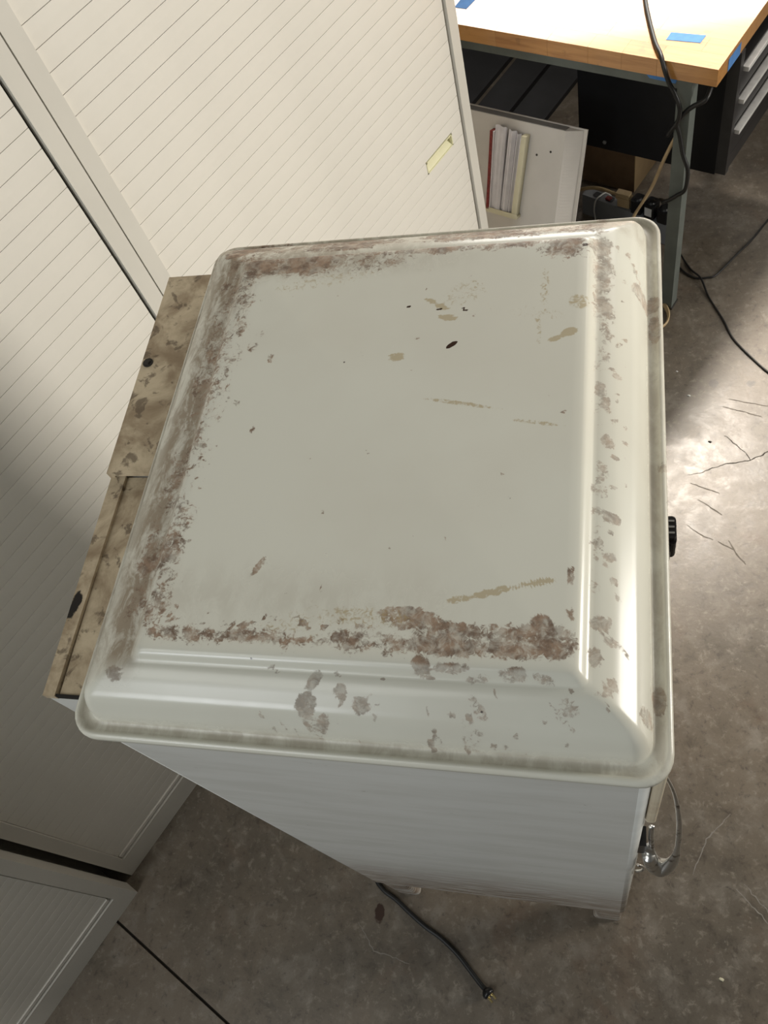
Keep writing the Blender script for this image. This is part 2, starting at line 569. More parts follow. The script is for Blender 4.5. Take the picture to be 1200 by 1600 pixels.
def ringpts(d, r):
    k = S(d, 0.028, 0.072)      # the raised panel sits a little towards the near right
    return rrect(d * (1 + .16 * k), 0.55 - d * (1 - .01 * k), d * (1 - .13 * k), 0.64 - d - .022 * S(d, 0.013, 0.034), r, M, NX, NY)


verts, faces = [], []
allr = []
for d, z, r in PROF:
    allr.append([(x, y, z) for x, y in ringpts(d, r)])
base = ringpts(0.086, .005)
NIN = 74
for k in range(1, NIN + 1):
    q = 1 - k / NIN
    q = max(q, 0.012)
    allr.append([(0.282 + (x - 0.282) * q, 0.306 + (y - 0.306) * q, 1.5664 + 0.0025 * (1 - q * q)) for x, y in base])
N = len(base)
for rg in allr:
    verts += rg
for i in range(len(allr) - 1):
    for k in range(N):
        faces.append((i * N + k, i * N + (k + 1) % N, (i + 1) * N + (k + 1) % N, (i + 1) * N + k))
faces.append(tuple((len(allr) - 1) * N + k for k in range(N)))
me = bpy.data.meshes.new('domed_top')
me.from_pydata(verts, [], faces)
for p in me.polygons:
    p.use_smooth = True
me.materials.append(TOPMAT)
top = bpy.data.objects.new('domed_top', me)
COL.objects.link(top)
top.parent = fridge
top.location = -FO


# (x, y, rx, ry, turn, strength)
BLOB = [  # rust brown splotches
    (.336, .106, .036, .012, -8, .72), (.36, .096, .03, .012, 0, .64), (.40, .092, .05, .015, 3, .62), (.448, .092, .03, .018, 0, .66), (.445, .108, .010, .008, 0, .85),
    (.30, .088, .05, .007, 0, .6), (.204, .085, .05, .006, 0, .55), (.128, .086, .035, .006, 0, .5),
    (.499, .175, .006, .006, 30, .75), (.495, .292, .006, .010, 10, .75), (.499, .214, .010, .007, -20, .75), (.488, .352, .006, .012, 10, .7),
    (.492, .421, .007, .02, 0, .6), (.492, .114, .010, .008, 0, .75), (.499, .061, .010, .006, 60, .75), (.490, .262, .008, .012, 0, .7), (.488, .24, .009, .01, 40, .6),
    (.49, .395, .006, .014, 20, .6), (.488, .45, .012, .03, 5, .7), (.49, .50, .012, .03, -5, .72), (.486, .535, .012, .02, 0, .8), (.50, .10, .009, .006, -30, .7),
    (.487, .086, .006, .010, 0, .7), (.495, .33, .005, .009, 30, .6), (.486, .145, .006, .010, 0, .6), (.504, .369, .005, .005, 0, .6),
    (.248, .034, .012, .010, 30, .85), (.256, .052, .012, .006, 50, .8), (.28, .044, .007, .008, 0, .75), (.298, .037, .011, .008, 0, .75), (.261, .024, .010, .005, 40, .75),
    (.25, .02, .004, .01, 60, .6),
    (.064, .048, .010, .008, 0, .8), (.39, .025, .011, .010, 0, .45), (.396, .040, .006, .012, 40, .55), (.466, .043, .011, .010, 20, .55),
    (.349, .068, .010, .010, 0, .75), (.375, .066, .018, .005, 0, .65), (.425, .064, .014, .006, 0, .65), (.395, .060, .012, .004, 10, .55), (.45, .062, .012, .004, -15, .6),
    (.527, .495, .011, .013, -35, .95), (.521, .518, .004, .014, 20, .8), (.514, .535, .005, .006, 0, .7), (.528, .049, .007, .010, 0, .75),
    (.541, .470, .007, .022, 0, .85), (.541, .505, .007, .014, 0, .8), (.539, .070, .006, .014, 0, 1.0), (.546, .298, .006, .008, 0, .6),
    (.149, .302, .004, .006, 0, .55), (.15, .394, .005, .008, 0, .6), (.124, .336, .005, .005, 0, .5),
    (.125, .41, .008, .010, 20, .5), (.13, .428, .007, .007, 0, .5), (.189, .15, .0035, .012, -25, .6), (.241, .208, .003, .003, 0, .7),
    (.108, .15, .010, .03, 0, .45), (.102, .12, .012, .02, 0, .6), (.40, .22, .03, .004, 20, .35), (.46, .20, .004, .02, 0, .3),
    (.467, .15, .004, .012, 0, .75), (.468, .118, .004, .008, 0, .7), (.305, .41, .006, .003, 30, .6), (.36, .44, .007, .003, -20, .6),
]
rb = random.Random(11)
for k in range(60):      # small marks: right band, near slope, left edge of the panel, open panel
    BLOB.append((rb.uniform(.482, .512), rb.uniform(.05, .56), rb.uniform(.0022, .006), rb.uniform(.0015, .004), rb.uniform(0, 180), rb.uniform(.5, .8)))
for k in range(46):
    BLOB.append((rb.uniform(.20, .50), rb.uniform(.016, .062), rb.uniform(.0018, .0055), rb.uniform(.0014, .003), rb.uniform(0, 180), rb.uniform(.5, .8)))
for k in range(40):
    BLOB.append((.092 + abs(rb.gauss(0, .012)), rb.uniform(.08, .32), rb.uniform(.0015, .004), rb.uniform(.0015, .0035), rb.uniform(0, 180), rb.uniform(.5, .8)))
for k in range(46):
    BLOB.append((rb.uniform(.11, .46), rb.uniform(.10, .52), rb.uniform(.0012, .006), rb.uniform(.0010, .0018), rb.uniform(0, 180), rb.uniform(.40, .62)))
for k in range(50):
    q = rb.uniform(.09, .46)
    BLOB.append((q, .092 + abs(rb.gauss(0, .008)), rb.uniform(.002, .006), rb.uniform(.0015, .004), rb.uniform(-30, 30), rb.uniform(.5, .8)))
YEL = [(.466, .452, .012, .012, 0, .62), (.458, .413, .010, .006, 20, .85), (.445, .405, .010, .004, 20, .7), (.327, .453, .010, .004, -30, .85), (.335, .438, .012, .005, -10, .8),
       (.315, .462, .010, .004, -30, .75), (.359, .328, .045, .003, -10, .6), (.432, .305, .03, .003, -8, .55), (.404, .133, .028, .004, 15, .75), (.440, .143, .02, .004, 12, .8),
       (.375, .125, .012, .004, 10, .75), (.288, .388, .010, .007, 0, .7), (.432, .47, .006, .04, 2, .45), (.428, .42, .003, .03, 4, .5), (.42, .44, .05, .01, -10, .35),
       (.30, .106, .05, .012, 0, .5), (.22, .095, .03, .008, 0, .45), (.19, .50, .08, .012, 8, .42), (.35, .47, .03, .02, 20, .42), (.25, .10, .03, .02, 0, .4)]
DARK = [(.343, .401, .007, .003, 35, 1.0), (.325, .449, .004, .002, 0, .8), (.352, .447, .005, .0025, -40, .8), (.292, .455, .003, .002, 0, .8), (.335, .07, .002, .002, 0, .6),
        (.47, .53, .004, .004, 0, .7), (.0150, .082, .0016, .012, 0, .9), (.0150, .036, .0016, .012, 0, .8), (.0150, .30, .0014, .02, 0, .7)]


def blobs(lst, x, y):
    m = 0.0
    for bx_, by_, rx, ry, a, s in lst:
        dx, dy = x - bx_, y - by_
        if abs(dx) > 3 * max(rx, ry) or abs(dy) > 3 * max(rx, ry):
            continue
        c, sn = math.cos(math.radians(a)), math.sin(math.radians(a))
        u, v = (dx * c + dy * sn) / (rx * .85), (-dx * sn + dy * c) / (ry * .85)
        q = s * (1 - S(math.sqrt(u * u + v * v), 0.7, 1.5))
        m = max(m, q)
    return m


st_, so_, ye_, da_ = [], [], [], []
for (x, y, z) in verts:
    inner = 0.0
    e = min(x, .55 - x, y, .64 - y)
    # accumulated rust on the inner side of the near edge and along the far edge of the raised panel
    s = 0.74 * G(y, .083, .0105) * S(x, .088, .10) * (1 - S(x, .455, .475)) * (0.86 + 0.30 * S(x, .27, .36))
    s = max(s, 0.72 * G(x, .485, .010) * S(y, .09, .13) * (0.42 + 0.5 * S(y, .38, .5)))
    s = max(s, 0.86 * (1 - S(x, .12, .40)) * S(y, .495, .525) * (1 - S(y, .548, .552)) * S(x, .088, .095))
    s = max(s, 0.64 * S(y, .522, .540) * (1 - S(y, .548, .552)) * S(x, .10, .14) * (1 - S(x, .465, .475)))
    s = max(s, 0.86 * S(y, .557, .566) * (1 - S(y, .604, .616)) * (0.75 + 0.25 * math.sin(x * 40)) * S(x, .03, .06) * (1 - S(x, .47, .50)))
    s = max(s, 0.48 * S(x, .048, .062) * (1 - S(x, .10, .13)) * S(y, .08, .11))
    s = max(s, 0.62 * G(x, .092, .010) * S(y, .08, .09) * (1 - S(y, .15, .26)))
    s = max(s, 0.80 * G(x, .452, .03) * G(y, .532, .022))
    so = 0.85 * (1 - S(x, .072, .095)) * S(y, .03, .075) * (0.55 + 0.45 * S(x, .03, .06))
    so = max(so, 0.60 * (1 - S(x, .085, .115)) * S(y, .40, .52))
    so = max(so, 0.36 * S(min(x, .55 - x, y, .64 - y), .005, .008) * (1 - S(min(x, .55 - x, y, .64 - y), .0155, .018)))
    so = max(so, 0.30 * S(x, .533, .54) * (0.5 + 0.5 * S(y, .3, .5)))
    so = max(so, 0.55 * S(y, .495, .53) * (1 - S(x, .15, .40)), 0.30 * S(y, .558, .575))
    so = max(so, 0.16 * G(y, .118, .03) * S(x, .09, .1) * (1 - S(x, .25, .45)))
    s = max(s, blobs(BLOB, x, y))
    st_.append(s); so_.append(so); ye_.append(blobs(YEL, x, y)); da_.append(blobs(DARK, x, y))
for nm, data in (('stain', st_), ('soot', so_), ('yellow', ye_), ('dark', da_)):
    at = me.attributes.new(nm, 'FLOAT', 'POINT')
    at.data.foreach_set('value', data)

# rear duct with its cover plates (runs a hair out of square)


def rx_(y, x):
    return x - 0.011 * (y - 0.046) / 0.574


def duct_piece(bm, x0, x1, y0, y1, z0, z1, ny=6):
    ys = [y0 + (y1 - y0) * i / ny for i in range(ny + 1)]
    rings = [[bm.verts.new(p) for p in ((rx_(y, x0), y, z0), (x1, y, z0), (x1, y, z1), (rx_(y, x0), y, z1))] for y in ys]
    for a, b in zip(rings[:-1], rings[1:]):
        for i in range(4):
            bm.faces.new((a[i], a[(i + 1) % 4], b[(i + 1) % 4], b[i]))
    bm.faces.new(rings[0][::-1]); bm.faces.new(rings[-1])


bm = bmesh.new()
duct_piece(bm, -0.0655, 0.004, 0.047, 0.615, 1.325, 1.4545)
duct = F('rear_duct', bm, BODYMAT)
bm = bmesh.new()
duct_piece(bm, -0.068, 0.0095, 0.31, 0.621, 1.4665, 1.4725)
duct_piece(bm, -0.068, -0.0655, 0.31, 0.621, 1.440, 1.4665)
tag(F('cover_plate', bm, GRIME, bevel=0.0012), 'raised cover plate stained brown')
bm = bmesh.new()
duct_piece(bm, -0.0665, -0.0525, 0.046, 0.312, 1.4545, 1.4635)
tag(F('outer_flange', bm, GRIME, bevel=0.001), 'narrow flange with a black tar spot')
bm = bmesh.new()
duct_piece(bm, -0.0495, 0.0095, 0.049, 0.312, 1.4545, 1.4595)
tag(F('sunken_plate', bm, GRIME), 'sunken plate with brown water stains')
bm = bmesh.new()
box(bm, (-0.066, 0.0465, 1.4545), (0.0, 0.049, 1.462))
box(bm, (-0.0525, 0.049, 1.4545), (-0.0500, 0.312, 1.4550))
tag(F('seam', bm, SEAMBLK), 'black seam')  # black strips in the slit and along the near end
bm = bmesh.new()
cyl(bm, (-0.067, 0.474, 1.4725), (0, 0, 1), 0.0068, 0.0012, 20)
cyl(bm, (-0.067, 0.474, 1.4735), (0, 0, 1), 0.0048, 0.003, 6, 0.0042)
tag(F('screw', bm, CRACKM, bevel=0.0004), 'dark screw head')

# doors on the right-hand front
bm = bmesh.new()
prism(bm, rrect(0.538, 0.5495, 0.024, 0.612, 0.004, 3), 1.215, 1.483)
tag(F('upper_door', bm, EDGE, bevel=0.002), 'yellowed upper door edge')
bm = bmesh.new()
prism(bm, rrect(0.538, 0.545, 0.055, 0.612, 0.003, 3), 0.275, 1.205)
F('lower_door', bm, BODYMAT, bevel=0.002)
bm = bmesh.new()
prism(bm, rrect(0.552, 0.5655, 0.272, 0.304, 0.005, 4), 1.362, 1.392)
prism(bm, rrect(0.552, 0.5645, 0.275, 0.301, 0.004, 4), 1.392, 1.400)
prism(bm, rrect(0.552, 0.5595, 0.263, 0.275, 0.003, 3), 1.368, 1.390)
latchblock = F('latch_knob', bm, BLKPLAST, bevel=0.0015)
latchblock['label'] = 'black plastic knob on the door front'
bm = bmesh.new()
for yy in (0.280, 0.287, 0.294):
    box(bm, (0.556, yy, 1.3995), (0.563, yy + 0.002, 1.4012))
o = obj('rib', bm, GREYPLAST, latchblock)

# chrome lever handle near the corner


def hp(x, z, dy=0.0):
    return Vector((x, 0.030 + 0.115 * (z - 0.98) + dy, z))


hroot_bm = bmesh.new()
path = catmull([hp(.556, 1.272), hp(.5665, 1.228), hp(.5745, 1.175), hp(.5805, 1.115), hp(.584, 1.055), hp(.5855, 1.005), hp(.585, .965), hp(.580, .930), hp(.573, .912), hp(.565, .912), hp(.557, .935), hp(.551, .975)], 6)
n_ = len(path)
rr = []
for i in range(n_):
    q = i / (n_ - 1)
    rr.append(0.0016 + 0.0019 * S(q, 0, .35) + 0.0085 * S(q, .42, .72) * (1 - 0.35 * S(q, .85, 1)))
tube(hroot_bm, path, rr, 12, ry=[0.0022 + 0.0105 * S(i / (n_ - 1), .50, .78) for i in range(n_)], up=(0, 1, 0.1))
handle = F('door_handle', hroot_bm, CHROME, smooth=True)
handle['label'] = 'chrome looped pull handle'
bm = bmesh.new()
path = catmull([hp(.5505, 1.09), hp(.552, 1.04), hp(.556, .985), hp(.563, .935), hp(.570, .915)], 6)
tube(bm, path, [0.0035, ] * len(path), 10, ry=0.0022, up=(0, 1, 0.1))
tube(bm, [hp(.540, 1.01), hp(.551, .985), hp(.560, .95)], [0.008, .0085, .006], 12, ry=0.004, up=(0, 1, .1))
o = obj('strike_arm', bm, CHROME, handle, smooth=True)
bm = bmesh.new()
cyl(bm, hp(.5625, .922, -.006), (0, -1, .6), 0.0042, 0.004, 14, 0.0025)
obj('rivet', bm, ALU, handle, smooth=True)
bm = bmesh.new()
box(bm, (0.536, 0.026, 0.985), (0.546, 0.050, 1.045))
tag(F('latch_case', bm, BLKPLAST, bevel=0.003), 'black latch case behind the handle')
bm = bmesh.new()
path = [Vector((0.540 + 0.010 * math.sin(a), 0.026, 0.845 + 0.032 * math.cos(a))) for a in [math.pi * k / 10 for k in range(11)]]
tube(bm, path, 0.0022, 8)
tag(F('ring', bm, CHROME, smooth=True), 'chrome ring below the handle')

# ------------------------------------------------------------------ power cord from under the refrigerator
co = Vector((0, 0, 0))
pts = [(-.02, .10, .006), (-.05, .05, .006), (-.031, .023, .006), (.003, .005, .006), (.039, -.019, .006), (.081, -.045, .006), (.122, -.065, .006), (.163, -.093, .006), (.195, -.122, .006), (.223, -.148, .008), (.236, -.158, .012)]
bm = bmesh.new()
tube(bm, [p - co for p in catmull(pts, 6)], 0.0058, 8)
cord = F('power_cord', bm, RUBBER, smooth=True)
cord['label'] = 'black power cord with a round plug'
ax = Vector((0.72, -0.62, 0.10)).normalized()
bm = bmesh.new()
c0 = Vector((0.234, -0.1565, 0.0145))
tube(bm, [c0 + ax * d - co for d in (0, .004, .008, .013, .0165, .018)], [.006, .0105, .0135, .0142, .0125, .009], 18, up=(0, .1, 1))
plug = obj('plug', bm, BLKPLAST, cord, smooth=True)
for sgn in (-1, 1):
    sidev = ax.cross(Vector((0, 0, 1))).normalized() * 0.0055 * sgn
    bm = bmesh.new()
    tube(bm, [c0 + ax * d + sidev - co for d in (.016, .031)], 0.0026, 6, ry=0.0009)
    obj('prong', bm, BRASS, plug)
bm = bmesh.new()
cyl(bm, c0 + ax * .0175 - co, ax, 0.0075, 0.0012, 16)
obj('contact_face', bm, BRASS, plug)

# ------------------------------------------------------------------ tambour cabinets
CW, CD, CH, POST = 0.967, 0.45, 1.96, 0.031
SP, SL0 = 0.0343, 0.1105


def cbox(bm, s0, s1, t0, t1, z0, z1):
    return box(bm, (s0, -t0, z0), (s1, -t1, z1))


def slat_mesh(s0, s1):
    """one tambour slat along local x, chamfered at both long edges"""
    h, th, c = SP - 0.0008, 0.007, 0.0006
    prof = [(-th, 0), (-c, 0), (-0.0003, c * 0.8), (0, h / 2), (-0.0003, h - c * 0.8), (-c, h), (-th, h)]
    bm = bmesh.new()
    a = [bm.verts.new((s0, -p[0], p[1])) for p in prof]
    b = [bm.verts.new((s1, -p[0], p[1])) for p in prof]
    bm.faces.new(a); bm.faces.new(b[::-1])
    for i in range(len(prof)):
        j = (i + 1) % len(prof)
        bm.faces.new((a[j], a[i], b[i], b[j]))
    return bm


def make_cabinet(label):
    r = empty('tambour_cabinet', W(0, 0), YAW, label, 'cabinet', 'tambour cabinets along the wall')
    bm = bmesh.new()
    cbox(bm, 0.020, 0.0212, -CD, -0.04, 0, CH); cbox(bm, CW - 0.0212, CW - 0.020, -CD, -0.04, 0, CH)
    cbox(bm, 0.02, CW - 0.02, -CD, -CD + 0.0012, 0, CH); cbox(bm, 0.0, CW, -CD, -0.04, CH - 0.002, CH)
    obj('carcass', bm, CABPOST, r)
    for s0 in (0, CW - POST):
        bm = bmesh.new()
        cbox(bm, s0, s0 + POST, -0.042, 0, 0, CH)
        obj('post', bm, CABPOST, r, bevel=0.0012)
    bm = bmesh.new()
    cbox(bm, POST, CW - POST, -0.02, 0, CH - 0.05, CH)
    obj('top_rail', bm, CABPOST, r, bevel=0.0012)
    bm = bmesh.new()
    cbox(bm, POST, CW - POST, -0.02, 0.0, 0, 0.088)
    cbox(bm, POST, CW - POST, -0.02, -0.011, 0.088, 0.094)
    obj('plinth', bm, CABPOST, r, bevel=0.0010)
    bm = bmesh.new()
    cbox(bm, POST + 0.004, CW - POST - 0.006, -0.016, -0.003, 0.0965, 0.1085)
    obj('bottom_bar', bm, PULL if False else CAB, r, bevel=0.0012)
    bm = bmesh.new()
    cbox(bm, POST - 0.006, CW - POST + 0.006, -0.024, -0.0205, 0.088, CH - 0.05)
    obj('slat_backing', bm, CABBACK, r)
    bm = bmesh.new()
    cbox(bm, CW - POST - 0.012, CW - POST, -0.0205, -0.0135, 0.094, CH - 0.05)
    obj('gap_shade_strip', bm, GAPSHADE, r)  # dark strip that paints the shade between slat ends and post
    me_ = None
    s0, s1 = POST + 0.001, CW - POST - 0.0050
    nsl = int((CH - 0.05 - SL0) / SP)
    for k in range(nsl):
        z = SL0 + k * SP
        if k == 22:      # the slat that carries the recessed pull
            for a, b in ((s0, 0.772), (0.886, s1)):
                o = obj('slat', slat_mesh(a, b), CAB, r, loc=(0, 0.0065, z))
            continue
        if me_ is None:
            o = obj('slat', slat_mesh(s0, s1), CAB, r)
            me_ = o.data
        else:
            o = bpy.data.objects.new('slat', me_)
            COL.objects.link(o); o.parent = r
        o.location = (0, 0.0065, z)
    zz = SL0 + 22 * SP
    bm = bmesh.new()
    a, b, z0, z1 = 0.7725, 0.8855, zz + 0.001, zz + SP - 0.002
    cbox(bm, a, b, -0.0205, -0.0185, z0, z1)
    cbox(bm, a, b, -0.019, -0.0055, z1 - 0.003, z1); cbox(bm, a, b, -0.019, -0.0055, z0, z0 + 0.003)
    cbox(bm, a, a + 0.003, -0.019, -0.0055, z0, z1); cbox(bm, b - 0.003, b, -0.019, -0.0055, z0, z1)
    hull8(bm, [(a + .003, .0185, z0 + .003), (b - .003, .0185, z0 + .003), (b - .003, .0075, z0 + .003), (a + .003, .0075, z0 + .003)],
          [(a + .003, .0185, z0 + .016), (b - .003, .0185, z0 + .016), (b - .003, .0180, z0 + .016), (a + .003, .0180, z0 + .016)])
    tag(obj('recessed_pull', bm, PULL, r), 'pale yellow recessed finger pull')
    return r


def copy_tree(o, parent=None):
    c = o.copy(); COL.objects.link(c)
    if parent is not None:
        c.parent = parent
    for ch in list(o.children):
        copy_tree(ch, c)
    return c


cabA = make_cabinet('cream tambour cabinet farthest from the camera, next to the wooden workbench')
cabA.location = W(0.9705, 0)
cabB = copy_tree(cabA); cabB.location = W(0.001, 0)
cabB['label'] = 'middle cream tambour cabinet, standing directly behind the old refrigerator'
cabC = copy_tree(cabA); cabC.location = W(-0.02 - CW, 0.043)
cabC['label'] = 'nearest cream tambour cabinet, jutting forward past a dark gap beside its neighbour'

# ------------------------------------------------------------------ workbench
BS, BZ = 2.295, 0.860       # front face, top height
bench = empty('workbench', W(BS, 0, 0), YAW, 'butcher block workbench on grey steel legs with blue tape on its top', 'workbench')


def bb(bm, s0, s1, t0, t1, z0, z1):
    """box in row coordinates, written relative to the bench root"""
    return box(bm, (s0 - BS, -t0, z0), (s1 - BS, -t1, z1))


T0, T1 = -1.20, 0.466
rows, sw = 14, 0.055
for i in range(rows):
    t = T0 - 0.0
    s0 = BS + i * sw
    while t < T1 - 1e-4:
        L = random.uniform(0.07, 0.17) if i < 2 else random.uniform(0.25, 0.6)
        e = min(T1, t + L)
        if T1 - e < 0.06:
            e = T1
        bm = bmesh.new()
        bb(bm, s0 + 0.00015, s0 + sw - 0.00015, t + 0.0002, e - 0.0002, BZ - 0.045, BZ)
        obj('plank', bm, WOOD, bench, bevel=0.0006)
        t = e
SB = BS + rows * sw
bm = bmesh.new()
bb(bm, BS + 0.020, BS + 0.045, T0 + .05, 0.40, BZ - 0.083, BZ - 0.0452)
obj('apron', bm, STEEL, bench, bevel=0.0015)
bm = bmesh.new()
bb(bm, SB - 0.05, SB - 0.025, T0 + .05, 0.40, BZ - 0.083, BZ - 0.0452)
obj('apron', bm, STEEL, bench, bevel=0.0015)
for s in (BS + 0.014, SB - 0.060):
    for t in (T0 + 0.05, 0.362 if s < 2.5 else 0.20):
        bm = bmesh.new()
        bb(bm, s, s + 0.038, t, t + 0.038, 0.004, BZ - 0.0452)
        lg = obj('leg', bm, STEEL, bench, bevel=0.004)
        bm = bmesh.new()
        bb(bm, s - 0.004, s + 0.042, t - 0.004, t + 0.042, 0, 0.006)
        obj('foot_pad', bm, RUBBERFOOT, lg, bevel=0.001)


def tape(pts, lab):
    bm = bmesh.new()
    lo = [Vector((p[0] - BS, -p[1], p[2])) for p in pts]
    nrm = (lo[1] - lo[0]).cross(lo[3] - lo[0]).normalized() * 0.0004
    hull8(bm, [p - nrm for p in lo], [p + nrm for p in lo])
    tag(obj('tape', bm, TAPE, bench), lab)


def stz(x, y, z):
    v = Vector((x, y, z)) - P0
    return (v.dot(DS), v.dot(DN), z)


z = BZ + 0.0004
tape([stz(.621, 1.96, z), stz(.700, 1.930, z), stz(.715, 1.957, z), stz(.634, 1.988, z)], 'blue tape strip near the right corner of the bench top')
tape([stz(.062, 2.232, z), stz(.097, 2.216, z), stz(.120, 2.256, z), stz(.080, 2.275, z)], 'blue tape strip beside the cabinet')
tape([(BS + .0195, .27, BZ - .052), (BS + .0195, .36, BZ - .052), (BS + .0195, .355, BZ - .070), (BS + .0195, .285, BZ - .068)], 'blue tape hanging on the steel apron')
tape([(BS + .06, T1 + .0005, BZ - .012), (BS + .13, T1 + .0005, BZ - .012), (BS + .13, T1 + .0005, BZ - .044), (BS + .06, T1 + .0005, BZ - .044)], 'blue tape on the end of the bench top')

# ------------------------------------------------------------------ black drawer unit hung under the bench
DU0, DT1, DZ0 = 2.432, 0.470, 0.445
du = empty('drawer_unit', W(DU0, 0, DZ0), YAW, 'black steel drawer unit with silver pulls hung under the workbench', 'drawer unit')


def db(bm, s0, s1, t0, t1, z0, z1):
    return box(bm, (s0 - DU0, -t0, z0 - DZ0), (s1 - DU0, -t1, z1 - DZ0))


DS1 = SB - 0.08
bm = bmesh.new()
db(bm, DU0, DS1, 0.015, DT1 - 0.03, DZ0, BZ - 0.0455)
obj('case', bm, BLACK, du, bevel=0.002)
bm = bmesh.new()
db(bm, DU0, DU0 + 0.022, DT1 - 0.03, DT1, DZ0 + 0.005, BZ - 0.0455)
db(bm, DS1 - 0.022, DS1, DT1 - 0.03, DT1, DZ0 + 0.005, BZ - 0.0455)
db(bm, DU0 + 0.022, DS1 - 0.022, DT1 - 0.03, DT1 - 0.004, DZ0 + 0.005, DZ0 + 0.05)
obj('front_frame', bm, BLACKFRONT, du, bevel=0.001)
for zc in (0.53, 0.622, 0.714):
    bm = bmesh.new()
    db(bm, DU0 + 0.026, DS1 - 0.026, DT1 - 0.03, DT1 - 0.004, zc - 0.034, zc + 0.052)
    dr = obj('drawer', bm, BLACKFRONT, du, bevel=0.0015)
    bm = bmesh.new()
    db(bm, DU0 + 0.030, DS1 - 0.030, DT1 - 0.005, DT1 + 0.012, zc + 0.034, zc + 0.046)
    obj('pull', bm, ALU, dr, bevel=0.002)
bm = bmesh.new()
cyl(bm, (0, -0.10, 0.025), (-1, 0, 0), 0.006, 0.003, 12)
obj('bolt', bm, GREYPLAST, du)

# ------------------------------------------------------------------ white panel with a document pocket
PS = 2.190
LEAN = math.radians(19.5)
LK = 1.055


def lean(o, t, z, ds=0.0):
    """stand o on the leaning panel, z measured up the panel"""
    o.location = W(1.972 + z * LK * math.sin(LEAN) + ds * math.cos(LEAN), t, 0.0125 + z * LK * math.cos(LEAN) - ds * math.sin(LEAN))
    o.rotation_euler = (0, LEAN, YAW)
    o.scale = (1, 1, LK)
    return o


pan = empty('equipment_panel', W(PS, -0.008, 0), YAW, 'white metal equipment panel leaning between the far cabinet and the workbench', 'panel')


def pbm(lo_t1, hi_t1, z0, z1, s_front, s_back, grow):
    bm = bmesh.new()
    f = [(s_front - PS, 0.36, z0), (s_front - PS, -lo_t1, z0), (s_front - PS, -lo_t1, z1), (s_front - PS, 0.36, z1)]
    b = [(s_back - PS, 0.36, z0 - 0.0), (s_back - PS, -hi_t1, z0 - 0.0), (s_back - PS, -hi_t1, z1 + grow), (s_back - PS, 0.36, z1 + grow)]
    return hull8(bm, b[::-1], f[::-1])


lean(pan, -0.008, 0)
obj('front_cover', pbm(0.110, 0.150, 0.372, 0.664, PS, PS + 0.030, 0.0), PANEL, pan, bevel=0.0015)
obj('lower_cover', pbm(0.098, 0.128, 0.0, 0.370, PS + 0.004, PS + 0.030, 0.0), PANEL, pan, bevel=0.0015)
bm = bmesh.new()
box(bm, (0.0305, 0.37, 0), (0.0345, -0.160, 0.668))
obj('back_plate', bm, PANEL, pan)
bm = bmesh.new()
box(bm, (0.0008, 0.359, 0.6642), (0.0300, -0.106, 0.6656))
tag(obj('top_edge', bm, PANELTOP, pan), 'grey top edge')
for t, zz in ((0.030, 0.588), (0.072, 0.604)):
    bm = bmesh.new()
    cyl(bm, (-0.0006, -t, zz), (1, 0, 0), 0.0032, 0.0008, 12)
    obj('hole', bm, CRACKM, pan)
bm = bmesh.new()
for k in range(26):
    zz = 0.41 + k * 0.0088
    a, b = Vector((0.004, -0.1155, zz)), Vector((0.024, -0.1425, zz))
    hull8(bm, [a, b, b + Vector((0, -.0009, 0)), a + Vector((0, -.0009, 0))], [a + Vector((0, 0, .003)), b + Vector((0, 0, .003)), b + Vector((0, -.0009, .003)), a + Vector((0, -.0009, .003))])
tag(obj('vent_ribs', bm, PANEL, pan), kind='stuff')

# document pocket and its papers
PX = -0.0008
pk = empty('document_pocket', W(PS, -0.086, 0.360), YAW, 'cream document pocket on the front of the white metal panel', 'document pocket')
lean(pk, -0.053, 0.415)


def kb(bm, t0, t1, z0, z1, x0, x1, lean=0.0):
    """sheet in pocket coordinates; lean shifts its top along the row"""
    lo = [(x0, -(t0 + .10), z0 - .345), (x1, -(t0 + .10), z0 - .345), (x1, -(t1 + .10), z0 - .345), (x0, -(t1 + .10), z0 - .345)]
    hi = [(a - lean, b - 0.0, z1 - .345) for a, _, __ in lo for b in ()]
    hi = [(p[0], p[1] - lean, z1 - .345) for p in lo]
    return hull8(bm, lo, hi)


bm = bmesh.new()
kb(bm, -0.172, -0.058, 0.338, 0.345, -0.026, PX)
kb(bm, -0.172, -0.058, 0.345, 0.352, -0.026, -0.0245)
obj('pocket_base', bm, CREAM, pk)
bm = bmesh.new()
kb(bm, -0.078, -0.063, 0.345, 0.566, -0.024, -0.001, 0.012)
tag(obj('side_flap', bm, CREAM, pk), 'cream card flap')
bk = empty('booklet', W(PS - .012, -0.154, 0.361), YAW, 'thin red-spined booklet at the left edge of the document pocket', 'booklet')
lean(bk, -0.112, 0.4165, -0.012)
bm = bmesh.new()
hull8(bm, [(-.014, .005, 0), (.008, .005, 0), (.008, -.0045, 0), (-.014, -.0045, 0)], [(-.014, .008, .216), (.008, .008, .216), (.008, -.001, .216), (-.014, -.001, .216)])
obj('cover', bm, REDBOOK, bk, bevel=0.0008)
bm = bmesh.new()
hull8(bm, [(-.012, -.0046, 0.002), (.006, -.0046, 0.002), (.006, -.008, 0.002), (-.012, -.008, 0.002)], [(-.012, -.0012, .215), (.006, -.0012, .215), (.006, -.006, .215), (-.012, -.006, .215)])
obj('pages', bm, PAPER, bk)
